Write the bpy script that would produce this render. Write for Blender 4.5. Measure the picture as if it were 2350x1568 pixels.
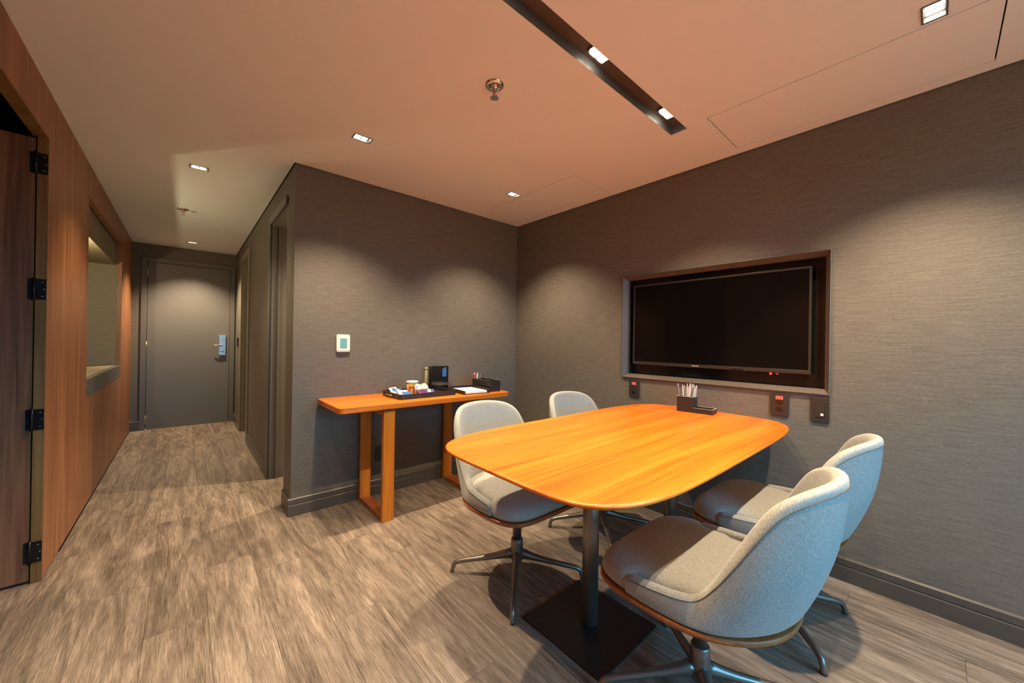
import bpy, bmesh, math, random
from mathutils import Vector, Matrix

for o in list(bpy.data.objects):
    bpy.data.objects.remove(o, do_unlink=True)
scene = bpy.context.scene
COL = scene.collection
random.seed(7)

# ------------------------------------------------------------------ camera
YAW, PITCH, ROLL, FPX, EYE = 0.7198, 0.0016, 0.0155, 856.479, 1.2
cam = bpy.data.cameras.new('camera')
cam.sensor_fit = 'HORIZONTAL'
cam.sensor_width = 36.0
cam.lens = 36.0 * FPX / 2350.0
cam.clip_start = 0.02
cam_o = bpy.data.objects.new('camera', cam)
COL.objects.link(cam_o)
r0 = Vector((math.cos(YAW), -math.sin(YAW), 0))
f0 = Vector((math.sin(YAW), math.cos(YAW), 0))
u0 = Vector((0, 0, 1))
fw = f0 * math.cos(PITCH) + u0 * math.sin(PITCH)
u2 = -f0 * math.sin(PITCH) + u0 * math.cos(PITCH)
rt = r0 * math.cos(ROLL) + u2 * math.sin(ROLL)
up = -r0 * math.sin(ROLL) + u2 * math.cos(ROLL)
M = Matrix((rt, up, -fw)).transposed().to_4x4()
M.translation = Vector((0, 0, EYE))
cam_o.matrix_world = M
scene.camera = cam_o

# ------------------------------------------------------------------ world, exposure
w = bpy.data.worlds.new('daylight')
scene.world = w
w.use_nodes = True
bg = w.node_tree.nodes['Background']
# clear blue sky above the horizon, added warm ground glow below to brighten the ceiling
wt = w.node_tree
wtc = wt.nodes.new('ShaderNodeTexCoord'); wsp = wt.nodes.new('ShaderNodeSeparateXYZ')
wrp = wt.nodes.new('ShaderNodeValToRGB')
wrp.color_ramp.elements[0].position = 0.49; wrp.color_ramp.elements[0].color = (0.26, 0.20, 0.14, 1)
wrp.color_ramp.elements[1].position = 0.52; wrp.color_ramp.elements[1].color = (0.15, 0.57, 0.90, 1)
wmr = wt.nodes.new('ShaderNodeMapRange'); wmr.inputs['From Min'].default_value = -1.0
wt.links.new(wtc.outputs['Generated'], wsp.inputs[0]); wt.links.new(wsp.outputs[2], wmr.inputs['Value'])
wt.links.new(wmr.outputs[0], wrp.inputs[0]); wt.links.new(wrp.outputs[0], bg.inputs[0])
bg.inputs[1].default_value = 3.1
vs = scene.view_settings
vs.view_transform = 'Standard'
vs.look = 'None'
vs.gamma = 1.0
vs.use_curve_mapping = False
vs.exposure = 1.95
WARM = (1.0, 0.76, 0.48)
P_DOWN = 50.0      # watts of each recessed downlight
P_SLOT = 19.0      # watts of each lamp in the ceiling slot
P_BATH = 56.0

# ------------------------------------------------------------------ room dimensions (metres)
H = 2.388
XL, XR, YP, XC, YE, YB = -0.509, 2.570, 2.872, 0.550, 6.680, -1.80

# daylight enters by the unseen window in the rear wall: portal only guides the sampling
pl = bpy.data.lights.new('window_portal', 'AREA')
pl.shape = 'RECTANGLE'
pl.size, pl.size_y = 2.2, 1.5
pl.cycles.is_portal = True
po = bpy.data.objects.new('window_portal', pl)
COL.objects.link(po)
po.location = (1.2, YB - 0.01, 1.45)
po.rotation_euler = (math.radians(90), 0, 0)      # -Z axis of the lamp faces +Y

# ================================================================== helpers
def tag(o, label=None, cat=None, group=None, kind=None):
    if label: o['label'] = label
    if cat: o['category'] = cat
    if group: o['group'] = group
    if kind: o['kind'] = kind
    return o

class MB:
    """collects simple shapes in one mesh"""
    def __init__(self):
        self.v, self.f, self.s = [], [], []
    def add(self, vs, fs, smooth=False, mat=None):
        b = len(self.v)
        for p in vs:
            p = Vector(p)
            self.v.append(tuple(mat @ p) if mat is not None else tuple(p))
        for f in fs:
            self.f.append([b + i for i in f]); self.s.append(smooth)
        return self
    def box(self, x0, x1, y0, y1, z0, z1, mat=None):
        vs = [(x0,y0,z0),(x1,y0,z0),(x1,y1,z0),(x0,y1,z0),(x0,y0,z1),(x1,y0,z1),(x1,y1,z1),(x0,y1,z1)]
        fs = [(0,3,2,1),(4,5,6,7),(0,1,5,4),(1,2,6,5),(2,3,7,6),(3,0,4,7)]
        return self.add(vs, fs, False, mat)
    def quad(self, a, b, c, d):
        return self.add([a, b, c, d], [(0,1,2,3)])
    def prism(self, pts, z0, z1, mat=None, bevel=0.0, smooth=False):
        """extrude a plan outline (CCW); bevel rounds the top and bottom edges in two steps"""
        n = len(pts)
        cx = sum(p[0] for p in pts)/n; cy = sum(p[1] for p in pts)/n
        rings = []
        if bevel:
            prof = [(bevel, z0), (bevel*.29, z0+bevel*.29), (0, z0+bevel), (0, z1-bevel), (bevel*.29, z1-bevel*.29), (bevel, z1)]
        else:
            prof = [(0, z0), (0, z1)]
        # inward offset by vertex normals
        nr = []
        for i in range(n):
            a, b, c = Vector(pts[i-1]), Vector(pts[i]), Vector(pts[(i+1) % n])
            d1 = (b-a).normalized(); d2 = (c-b).normalized()
            m = Vector((-(d1.y+d2.y), d1.x+d2.x))
            if m.length < 1e-6: m = Vector((-d1.y, d1.x))
            m.normalize()
            k = 1/max(.35, m.dot(Vector((-d1.y, d1.x))))
            nr.append(m*k)
        vs = []
        for off, z in prof:
            for i in range(n):
                p = Vector(pts[i]) + nr[i]*off
                vs.append((p.x, p.y, z))
        fs = []
        R = len(prof)
        for r in range(R-1):
            for i in range(n):
                j = (i+1) % n
                fs.append((r*n+i, r*n+j, (r+1)*n+j, (r+1)*n+i))
        self.add(vs, fs, smooth, mat)
        b = len(self.v) - len(vs)
        self.f.append([b+i for i in range(n)][::-1]); self.s.append(False)
        self.f.append([b+(R-1)*n+i for i in range(n)]); self.s.append(False)
        return self
    def lathe(self, prof, seg=24, mat=None, smooth=True, cap=True):
        """prof: list of (radius, z)"""
        vs, fs = [], []
        R = len(prof)
        for r, z in prof:
            for i in range(seg):
                a = 2*math.pi*i/seg
                vs.append((r*math.cos(a), r*math.sin(a), z))
        for k in range(R-1):
            for i in range(seg):
                j = (i+1) % seg
                fs.append((k*seg+i, k*seg+j, (k+1)*seg+j, (k+1)*seg+i))
        self.add(vs, fs, smooth, mat)
        if cap:
            b = len(self.v)-len(vs)
            self.f.append([b+i for i in range(seg)][::-1]); self.s.append(False)
            self.f.append([b+(R-1)*seg+i for i in range(seg)]); self.s.append(False)
        return self
    def sweep(self, path, rad, seg=10, mat=None, squash=1.0, cap=True, up=(0,0,1)):
        """tube along path; rad list of (half width, half height)"""
        vs, fs = [], []
        n = len(path)
        P = [Vector(p) for p in path]
        for k in range(n):
            t = (P[min(k+1, n-1)] - P[max(k-1, 0)]).normalized()
            u = Vector(up)
            s = t.cross(u)
            if s.length < 1e-4: s = t.cross(Vector((1,0,0)))
            s.normalize()
            u = s.cross(t).normalized()
            rr = rad[k] if isinstance(rad, (list, tuple)) and isinstance(rad[0], (list, tuple)) else (rad, rad)
            for i in range(seg):
                a = 2*math.pi*i/seg
                vs.append(tuple(P[k] + s*(rr[0]*math.cos(a)) + u*(rr[1]*math.sin(a))))
        for k in range(n-1):
            for i in range(seg):
                j = (i+1) % seg
                fs.append((k*seg+i, k*seg+j, (k+1)*seg+j, (k+1)*seg+i))
        self.add(vs, fs, True, mat)
        if cap:
            b = len(self.v)-len(vs)
            self.f.append([b+i for i in range(seg)]); self.s.append(False)
            self.f.append([b+(n-1)*seg+i for i in range(seg)][::-1]); self.s.append(False)
        return self
    def mesh(self, name, mat):
        me = bpy.data.meshes.new(name)
        me.from_pydata(self.v, [], self.f)
        me.polygons.foreach_set('use_smooth', self.s)
        bm = bmesh.new(); bm.from_mesh(me)
        bmesh.ops.recalc_face_normals(bm, faces=bm.faces)
        bm.to_mesh(me); bm.free()
        if mat is not None: me.materials.append(mat)
        me.update()
        return me
    def build(self, name, mat, parent=None, loc=None, rz=0.0, recalc=True):
        me = self.mesh(name, mat)
        o = bpy.data.objects.new(name, me)
        COL.objects.link(o)
        if parent is not None: o.parent = parent
        if loc is not None: o.location = loc
        o.rotation_euler.z = rz
        return o

def B(name, mat, x0, x1, y0, y1, z0, z1, parent=None):
    return MB().box(x0, x1, y0, y1, z0, z1).build(name, mat, parent)

def empty(name, loc=(0,0,0), rz=0.0, label=None, cat=None, group=None, kind=None):
    o = bpy.data.objects.new(name, None)
    o.empty_display_size = 0.05
    COL.objects.link(o)
    o.location = loc; o.rotation_euler.z = rz
    return tag(o, label, cat, group, kind)

def copy_tree(o, parent=None):
    c = o.copy(); COL.objects.link(c); c.parent = parent
    for ch in list(o.children): copy_tree(ch, c)
    return c

def bevel_mod(o, wd=0.003, seg=2):
    m = o.modifiers.new('bevel', 'BEVEL'); m.width = wd; m.segments = seg; m.limit_method = 'ANGLE'
    return o

def rrect(x0, x1, y0, y1, r, seg=6):
    pts = []
    for cx, cy, a0 in ((x1-r, y0+r, -90), (x1-r, y1-r, 0), (x0+r, y1-r, 90), (x0+r, y0+r, 180)):
        for k in range(seg+1):
            a = math.radians(a0 + 90*k/seg)
            pts.append((cx + r*math.cos(a), cy + r*math.sin(a)))
    return pts

# ================================================================== materials
def newmat(name):
    m = bpy.data.materials.new(name); m.use_nodes = True
    nt = m.node_tree
    p = nt.nodes['Principled BSDF']
    return m, nt, p

def plain(name, col, rough=0.5, metal=0.0, spec=0.5, emit=None, es=0.0, coat=0.0):
    m, nt, p = newmat(name)
    p.inputs['Base Color'].default_value = (*col, 1)
    p.inputs['Roughness'].default_value = rough
    p.inputs['Metallic'].default_value = metal
    p.inputs['Specular IOR Level'].default_value = spec
    if coat: p.inputs['Coat Weight'].default_value = coat
    if emit:
        p.inputs['Emission Color'].default_value = (*emit, 1)
        p.inputs['Emission Strength'].default_value = es
    # faint procedural unevenness so that no surface is perfectly uniform
    n = nt.nodes.new('ShaderNodeTexNoise'); n.inputs['Scale'].default_value = 60
    r = nt.nodes.new('ShaderNodeMapRange')
    r.inputs['To Min'].default_value = max(0.0, rough-0.04); r.inputs['To Max'].default_value = min(1, rough+0.04)
    nt.links.new(n.outputs['Fac'], r.inputs['Value']); nt.links.new(r.outputs[0], p.inputs['Roughness'])
    return m

def N(nt, typ, **kw):
    n = nt.nodes.new(typ)
    for k, v in kw.items():
        if k.startswith('i_'): n.inputs[k[2:].replace('_', ' ')].default_value = v
        else: setattr(n, k, v)
    return n

def ramp(nt, stops):
    r = nt.nodes.new('ShaderNodeValToRGB')
    e = r.color_ramp.elements
    while len(e) < len(stops): e.new(0.5)
    for k, (pos, c) in enumerate(stops):
        e[k].position = pos; e[k].color = (*c, 1)
    return r

def mapping(nt, scale, coord='Object', rnd=False):
    tc = nt.nodes.new('ShaderNodeTexCoord')
    mp = nt.nodes.new('ShaderNodeMapping')
    mp.inputs['Scale'].default_value = scale
    src = tc.outputs[coord]
    if rnd:
        oi = nt.nodes.new('ShaderNodeObjectInfo')
        ml = nt.nodes.new('ShaderNodeVectorMath'); ml.operation = 'MULTIPLY'
        cb = nt.nodes.new('ShaderNodeCombineXYZ')
        for i in range(3): nt.links.new(oi.outputs['Random'], cb.inputs[i])
        ml.inputs[1].default_value = (37.0, 91.0, 13.0)
        nt.links.new(cb.outputs[0], ml.inputs[0])
        ad = nt.nodes.new('ShaderNodeVectorMath'); ad.operation = 'ADD'
        nt.links.new(src, ad.inputs[0]); nt.links.new(ml.outputs[0], ad.inputs[1])
        src = ad.outputs[0]
    nt.links.new(src, mp.inputs['Vector'])
    return mp.outputs[0]

def wood(name, dark, mid, light, rough, axis='Y', scale=1.0, rnd=False, bump=0.02, fine=1.0, spec=0.4, coat=0.0):
    """straight-grained veneer; grain runs along axis"""
    m, nt, p = newmat(name)
    ax = {'X': 0, 'Y': 1, 'Z': 2}[axis]
    s1 = [14*scale]*3; s1[ax] = 0.9*scale
    s2 = [90*scale*fine]*3; s2[ax] = 2.2*scale
    v1 = mapping(nt, s1, rnd=rnd); v2 = mapping(nt, s2, rnd=rnd)
    n1 = N(nt, 'ShaderNodeTexNoise', i_Scale=1.0, i_Detail=4.0, i_Roughness=0.55, i_Distortion=0.6)
    n2 = N(nt, 'ShaderNodeTexNoise', i_Scale=1.0, i_Detail=3.0, i_Roughness=0.6)
    nt.links.new(v1, n1.inputs['Vector']); nt.links.new(v2, n2.inputs['Vector'])
    mx = N(nt, 'ShaderNodeMix', data_type='FLOAT'); mx.inputs[0].default_value = 0.42
    nt.links.new(n1.outputs['Fac'], mx.inputs[2]); nt.links.new(n2.outputs['Fac'], mx.inputs[3])
    r = ramp(nt, [(0.35, dark), (0.5, mid), (0.65, light)])
    nt.links.new(mx.outputs[0], r.inputs[0])
    nt.links.new(r.outputs[0], p.inputs['Base Color'])
    p.inputs['Roughness'].default_value = rough
    p.inputs['Specular IOR Level'].default_value = spec
    if coat:
        p.inputs['Coat Weight'].default_value = coat; p.inputs['Coat Roughness'].default_value = 0.25
    b = N(nt, 'ShaderNodeBump', i_Strength=bump*10, i_Distance=0.001)
    nt.links.new(n2.outputs['Fac'], b.inputs['Height']); nt.links.new(b.outputs[0], p.inputs['Normal'])
    return m

def plank_material():
    m, nt, p = newmat('oak_vinyl_plank')
    oi = nt.nodes.new('ShaderNodeObjectInfo')
    # long soft clouds, cathedral rings and fine pores, all along Y
    va = mapping(nt, (11, 1.5, 1), rnd=True)
    na = N(nt, 'ShaderNodeTexNoise', i_Scale=1.0, i_Detail=5.0, i_Roughness=0.6, i_Distortion=0.7)
    nt.links.new(va, na.inputs['Vector'])
    vb = mapping(nt, (11, 1.1, 1), rnd=True)
    nb = N(nt, 'ShaderNodeTexNoise', i_Scale=1.0, i_Detail=2.0, i_Roughness=0.45, i_Distortion=0.4)
    nt.links.new(vb, nb.inputs['Vector'])
    ml = N(nt, 'ShaderNodeMath', operation='MULTIPLY'); ml.inputs[1].default_value = 34.0
    nt.links.new(nb.outputs['Fac'], ml.inputs[0])
    sn = N(nt, 'ShaderNodeMath', operation='SINE'); nt.links.new(ml.outputs[0], sn.inputs[0])
    vc = mapping(nt, (430, 12, 1), rnd=True)
    nc = N(nt, 'ShaderNodeTexNoise', i_Scale=1.0, i_Detail=4.0, i_Roughness=0.7, i_Distortion=0.4)
    nt.links.new(vc, nc.inputs['Vector'])
    # knots
    vk = mapping(nt, (4.2, 2.2, 1), rnd=True)
    vo = N(nt, 'ShaderNodeTexVoronoi', i_Scale=1.0)
    nt.links.new(vk, vo.inputs['Vector'])
    kr = N(nt, 'ShaderNodeMapRange'); kr.inputs['From Min'].default_value = 0.03; kr.inputs['From Max'].default_value = 0.16
    nt.links.new(vo.outputs['Distance'], kr.inputs['Value'])
    # combine to one value
    def madd(a, k, b):
        x = N(nt, 'ShaderNodeMath', operation='MULTIPLY_ADD'); x.inputs[1].default_value = k
        nt.links.new(a, x.inputs[0])
        if isinstance(b, float): x.inputs[2].default_value = b
        else: nt.links.new(b, x.inputs[2])
        return x.outputs[0]
    t = madd(na.outputs['Fac'], 0.56, -0.05)
    t = madd(sn.outputs[0], 0.062, t)
    t = madd(nc.outputs['Fac'], 1.08, t)
    t = madd(oi.outputs['Random'], 0.07, t)
    t = madd(kr.outputs[0], 0.10, t)
    mr = N(nt, 'ShaderNodeMapRange'); mr.inputs['From Min'].default_value = 0.55; mr.inputs['From Max'].default_value = 1.20
    nt.links.new(t, mr.inputs['Value'])
    r = ramp(nt, [(0.0, (0.045, 0.034, 0.026)), (0.33, (0.120, 0.092, 0.073)), (0.60, (0.215, 0.170, 0.138)), (1.0, (0.42, 0.345, 0.285))])
    nt.links.new(mr.outputs[0], r.inputs[0]); nt.links.new(r.outputs[0], p.inputs['Base Color'])
    p.inputs['Roughness'].default_value = 0.55
    p.inputs['Specular IOR Level'].default_value = 0.35
    b = N(nt, 'ShaderNodeBump', i_Strength=0.25, i_Distance=0.0015)
    nt.links.new(nc.outputs['Fac'], b.inputs['Height']); nt.links.new(b.outputs[0], p.inputs['Normal'])
    return m

def wallpaper(name, c0, c1):
    m, nt, p = newmat(name)
    tc = nt.nodes.new('ShaderNodeTexCoord')
    sp = nt.nodes.new('ShaderNodeSeparateXYZ'); nt.links.new(tc.outputs['Object'], sp.inputs[0])
    ad = N(nt, 'ShaderNodeMath', operation='ADD')
    nt.links.new(sp.outputs[0], ad.inputs[0]); nt.links.new(sp.outputs[1], ad.inputs[1])
    def nz(sx, sz, det):
        a = N(nt, 'ShaderNodeMath', operation='MULTIPLY'); a.inputs[1].default_value = sx
        nt.links.new(ad.outputs[0], a.inputs[0])
        c = N(nt, 'ShaderNodeMath', operation='MULTIPLY'); c.inputs[1].default_value = sz
        nt.links.new(sp.outputs[2], c.inputs[0])
        cb = nt.nodes.new('ShaderNodeCombineXYZ')
        nt.links.new(a.outputs[0], cb.inputs[0]); nt.links.new(c.outputs[0], cb.inputs[1])
        n = N(nt, 'ShaderNodeTexNoise', i_Scale=1.0, i_Detail=det, i_Roughness=0.6)
        nt.links.new(cb.outputs[0], n.inputs['Vector'])
        return n.outputs['Fac']
    a, b = nz(9, 150, 3.0), nz(60, 420, 2.0)
    mx = N(nt, 'ShaderNodeMix', data_type='FLOAT'); mx.inputs[0].default_value = 0.5
    nt.links.new(a, mx.inputs[2]); nt.links.new(b, mx.inputs[3])
    r = ramp(nt, [(0.32, c0), (0.68, c1)])
    nt.links.new(mx.outputs[0], r.inputs[0]); nt.links.new(r.outputs[0], p.inputs['Base Color'])
    p.inputs['Roughness'].default_value = 0.62
    p.inputs['Specular IOR Level'].default_value = 0.4
    bp = N(nt, 'ShaderNodeBump', i_Strength=0.35, i_Distance=0.0012)
    nt.links.new(mx.outputs[0], bp.inputs['Height']); nt.links.new(bp.outputs[0], p.inputs['Normal'])
    return m

def fabric(name, c0, c1):
    m, nt, p = newmat(name)
    v = mapping(nt, (1, 1, 1))
    n1 = N(nt, 'ShaderNodeTexNoise', i_Scale=720.0, i_Detail=2.0, i_Roughness=0.7)
    n2 = N(nt, 'ShaderNodeTexNoise', i_Scale=240.0, i_Detail=2.0)
    nt.links.new(v, n1.inputs['Vector']); nt.links.new(v, n2.inputs['Vector'])
    mx = N(nt, 'ShaderNodeMix', data_type='FLOAT'); mx.inputs[0].default_value = 0.45
    nt.links.new(n1.outputs['Fac'], mx.inputs[2]); nt.links.new(n2.outputs['Fac'], mx.inputs[3])
    r = ramp(nt, [(0.33, c0), (0.66, c1)])
    nt.links.new(mx.outputs[0], r.inputs[0]); nt.links.new(r.outputs[0], p.inputs['Base Color'])
    p.inputs['Roughness'].default_value = 0.9
    p.inputs['Specular IOR Level'].default_value = 0.2
    p.inputs['Sheen Weight'].default_value = 0.25
    bp = N(nt, 'ShaderNodeBump', i_Strength=0.35, i_Distance=0.001)
    nt.links.new(n1.outputs['Fac'], bp.inputs['Height']); nt.links.new(bp.outputs[0], p.inputs['Normal'])
    return m

def glass(name, tint=(1,1,1), gloss=0.08):
    m = bpy.data.materials.new(name); m.use_nodes = True
    nt = m.node_tree; nt.nodes.clear()
    o = nt.nodes.new('ShaderNodeOutputMaterial')
    t = nt.nodes.new('ShaderNodeBsdfTransparent'); t.inputs[0].default_value = (*tint, 1)
    g = nt.nodes.new('ShaderNodeBsdfGlossy'); g.inputs['Roughness'].default_value = 0.03
    mx = nt.nodes.new('ShaderNodeMixShader'); mx.inputs[0].default_value = gloss
    nt.links.new(t.outputs[0], mx.inputs[1]); nt.links.new(g.outputs[0], mx.inputs[2]); nt.links.new(mx.outputs[0], o.inputs[0])
    return m

MT = dict(
    plank=plank_material(),
    paper=wallpaper('grasscloth_wallpaper', (0.086, 0.077, 0.068), (0.176, 0.158, 0.138)),
    jambpaper=wallpaper('beige_wallpaper', (0.20, 0.165, 0.11), (0.29, 0.245, 0.165)),
    ceil=plain('cooled_white_ceiling_paint', (0.78, 0.81, 0.83), 0.8, spec=0.2),  # white cooled in colour to offset the orange bounce light
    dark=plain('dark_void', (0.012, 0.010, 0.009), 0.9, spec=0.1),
    base=plain('charcoal_skirting_paint', (0.075, 0.066, 0.060), 0.32),
    door=plain('charcoal_door_paint', (0.135, 0.130, 0.125), 0.42),
    trim=plain('charcoal_frame_paint', (0.12, 0.115, 0.108), 0.38),
    trim_lit=plain('lamplit_frame_paint', (0.24, 0.215, 0.15), 0.4),  # frame colour includes the warm lamplight that falls on it
    woodwall=wood('teak_veneer_wall', (0.20, 0.074, 0.030), (0.30, 0.124, 0.054), (0.40, 0.182, 0.085), 0.42, 'Z', 1.2, fine=1.3),
    walnut=wood('walnut_door_veneer', (0.11, 0.046, 0.024), (0.21, 0.094, 0.050), (0.30, 0.148, 0.084), 0.45, 'Z', 0.9),
    jamb=wood('oak_jamb_veneer', (0.12, 0.062, 0.02), (0.20, 0.108, 0.036), (0.27, 0.155, 0.055), 0.45, 'Z', 1.0),
    table=wood('orange_timber_top', (0.43, 0.085, 0.006), (0.61, 0.145, 0.010), (0.72, 0.21, 0.020), 0.34, 'X', 0.75, coat=0.15),
    consoleX=wood('orange_timber_shelf', (0.42, 0.10, 0.008), (0.57, 0.155, 0.013), (0.68, 0.22, 0.025), 0.36, 'X', 1.0, coat=0.1),
    consoleZ=wood('orange_timber_leg', (0.38, 0.12, 0.012), (0.52, 0.18, 0.018), (0.62, 0.24, 0.03), 0.38, 'Z', 1.0),
    fabric=fabric('heather_grey_fabric', (0.185, 0.195, 0.19), (0.43, 0.435, 0.42)),
    seam=plain('dark_seam_thread', (0.10, 0.10, 0.095), 0.8),
    shellwood=wood('red_brown_plywood', (0.24, 0.070, 0.020), (0.34, 0.108, 0.032), (0.42, 0.15, 0.05), 0.4, 'X', 1.4),
    gun=plain('gunmetal', (0.23, 0.22, 0.205), 0.34, 0.8),
    steelpole=plain('satin_gunmetal_pole', (0.27, 0.25, 0.23), 0.38, 0.75),
    black=plain('matte_black_steel', (0.022, 0.019, 0.017), 0.42),
    blackgloss=plain('gloss_black', (0.008, 0.008, 0.009), 0.12, spec=0.6),
    leather=plain('black_leather', (0.020, 0.017, 0.016), 0.42),
    stitch=plain('pale_stitching', (0.42, 0.36, 0.30), 0.7),
    screen=plain('tv_glass', (0.004, 0.0035, 0.0035), 0.06, spec=0.25),
    bezel=plain('tv_bezel', (0.03, 0.026, 0.023), 0.3),
    tvframe=plain('brown_lacquer_frame', (0.105, 0.086, 0.071), 0.34),
    white=plain('white_plastic', (0.80, 0.78, 0.74), 0.4),
    lcd=plain('teal_lcd', (0.12, 0.30, 0.33), 0.25, emit=(0.10, 0.36, 0.42), es=0.05),
    steel=plain('brushed_steel', (0.62, 0.62, 0.62), 0.28, 1.0),
    chrome=plain('chrome', (0.75, 0.70, 0.64), 0.15, 1.0),
    brass=plain('brass', (0.72, 0.52, 0.20), 0.3, 1.0),
    hinge=plain('black_hinge', (0.010, 0.010, 0.012), 0.3, 0.3),
    screw=plain('screw_head', (0.45, 0.44, 0.42), 0.3, 1.0),
    led=plain('led_lens', (1, 1, 1), 0.4, emit=(1.0, 0.90, 0.74), es=5.0),
    plate=plain('black_socket_plate', (0.030, 0.025, 0.023), 0.35),
    red=plain('red_label_glow', (0.55, 0.03, 0.02), 0.4, emit=(0.9, 0.05, 0.03), es=0.12),  # printed label, given a faint glow of its own
    redlamp=plain('red_standby_lamp', (0.6, 0.01, 0.01), 0.3, emit=(1, 0.02, 0.015), es=1.6),
    redprint=plain('red_print', (0.62, 0.045, 0.02), 0.4),
    yellow=plain('yellow_print', (0.80, 0.47, 0.04), 0.4),
    orange=plain('orange_print', (0.78, 0.22, 0.04), 0.4),
    blue=plain('blue_foil', (0.03, 0.13, 0.42), 0.3),
    purple=plain('purple_foil', (0.10, 0.03, 0.16), 0.35),
    cream=plain('cream_porcelain', (0.78, 0.70, 0.54), 0.3),
    paperw=plain('white_paper', (0.80, 0.76, 0.72), 0.8),
    pencil=plain('pale_pencil_paint', (0.62, 0.62, 0.60), 0.35),
    pencilg=plain('slate_pencil_paint', (0.20, 0.22, 0.24), 0.4),
    amber=plain('amber_bottle_glass', (0.36, 0.27, 0.17), 0.15),
    tile=plain('bathroom_tile', (0.55, 0.50, 0.42), 0.4),
    pane=glass('window_pane', (0.97, 0.98, 1.0), 0.06),
)

def struct(o, label=None, cat=None):
    o['kind'] = 'structure'
    if label: o['label'] = label
    if cat: o['category'] = cat
    return o

# ================================================================== shell
def cells(u0, u1, v0, v1, holes):
    """rectangles that tile [u0,u1]x[v0,v1] minus holes"""
    us = sorted({u0, u1, *[h[0] for h in holes], *[h[1] for h in holes]})
    vs_ = sorted({v0, v1, *[h[2] for h in holes], *[h[3] for h in holes]})
    us = [u for u in us if u0 <= u <= u1]; vs_ = [v for v in vs_ if v0 <= v <= v1]
    out = []
    for i in range(len(us)-1):
        for j in range(len(vs_)-1):
            cu, cv = (us[i]+us[i+1])/2, (vs_[j]+vs_[j+1])/2
            if any(h[0] < cu < h[1] and h[2] < cv < h[3] for h in holes): continue
            out.append((us[i], us[i+1], vs_[j], vs_[j+1]))
    return out

def holed_slab(plane, a0, a1, u0, u1, v0, v1, holes):
    """slab between a0..a1 on one axis with rectangular holes; plane 'x': u=y v=z, 'y': u=x v=z, 'z': u=x v=y"""
    m = MB()
    def P(a, u, v):
        return {'x': (a, u, v), 'y': (u, a, v), 'z': (u, v, a)}[plane]
    cl = cells(u0, u1, v0, v1, holes)
    key = {(round(c[0], 5), round(c[2], 5)) for c in cl}
    us = sorted({c[0] for c in cl} | {c[1] for c in cl}); vv = sorted({c[2] for c in cl} | {c[3] for c in cl})
    def there(i, j):
        return 0 <= i < len(us)-1 and 0 <= j < len(vv)-1 and (round(us[i], 5), round(vv[j], 5)) in key
    for c in cl:
        for a in (a0, a1):
            m.quad(P(a, c[0], c[2]), P(a, c[1], c[2]), P(a, c[1], c[3]), P(a, c[0], c[3]))
        i, j = us.index(c[0]), vv.index(c[2])
        for di, dj, (ua, va, ub, vb) in ((-1, 0, (c[0], c[2], c[0], c[3])), (1, 0, (c[1], c[2], c[1], c[3])), (0, -1, (c[0], c[2], c[1], c[2])), (0, 1, (c[0], c[3], c[1], c[3]))):
            if not there(i+di, j+dj):
                m.quad(P(a0, ua, va), P(a0, ub, vb), P(a1, ub, vb), P(a1, ua, va))
    return m

# ---- floor: sub floor + one object for each plank
floor = struct(B('floor', MT['dark'], -2.2, XR + 0.1, YB - 0.1, YE + 0.1, -0.06, -0.0125), 'grey brown oak plank floor running down the room and hallway', 'floor')
PW, PL = 0.2, 1.22
plank_cache = {}
def plank_mesh(wd, ln):
    key = (round(wd, 3), round(ln, 3))
    if key not in plank_cache:
        g = 0.0002; b = 0.0006
        x0, x1, y0, y1 = g, wd-g, g, ln-g
        m = MB()
        vs = [(x0,y0,-.012),(x1,y0,-.012),(x1,y1,-.012),(x0,y1,-.012),
              (x0,y0,-.0012),(x1,y0,-.0012),(x1,y1,-.0012),(x0,y1,-.0012),
              (x0+b,y0+b,0),(x1-b,y0+b,0),(x1-b,y1-b,0),(x0+b,y1-b,0)]
        fs = [(8,9,10,11)]
        for i in range(4):
            j = (i+1) % 4
            fs += [(i, j, 4+j, 4+i), (4+i, 4+j, 8+j, 8+i)]
        m.add(vs, fs)
        plank_cache[key] = m.mesh('plank', MT['plank'])
    return plank_cache[key]
rects = [(XL, XC + 0.11, YB, YE - 0.001), (XC + 0.11, XR, YB, YP), (-1.55, XL, 1.0, 4.0)]
rng = random.Random(3)
def lay(x0, x1, y0, y1, ys):
    yy = ys
    while yy < y1:
        a, b = max(yy, y0), min(yy + PL, y1)
        if b - a > 0.03:
            o = bpy.data.objects.new('plank', plank_mesh(x1-x0, b-a)); COL.objects.link(o)
            o.parent = floor; o.location = (x0, a, 0)
        yy += PL
k = 0
xx = XL - PW*5
while xx < XR - 0.002:
    x0, x1 = xx, min(xx + PW, XR)
    off = YB - rng.random()*PL
    mid = (x0 + x1)/2
    if x1 <= XL + 1e-6: lay(x0, x1, 1.4, 3.2, 1.4 - rng.random()*PL)
    elif mid < XC + 0.10:
        lay(x0, min(x1, XC + 0.115), YB, YE, off)
        if x1 > XC + 0.115: lay(XC + 0.115, x1, YB, YP, off)
    else: lay(x0, x1, YB, YP, off)
    xx += PW; k += 1

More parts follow.
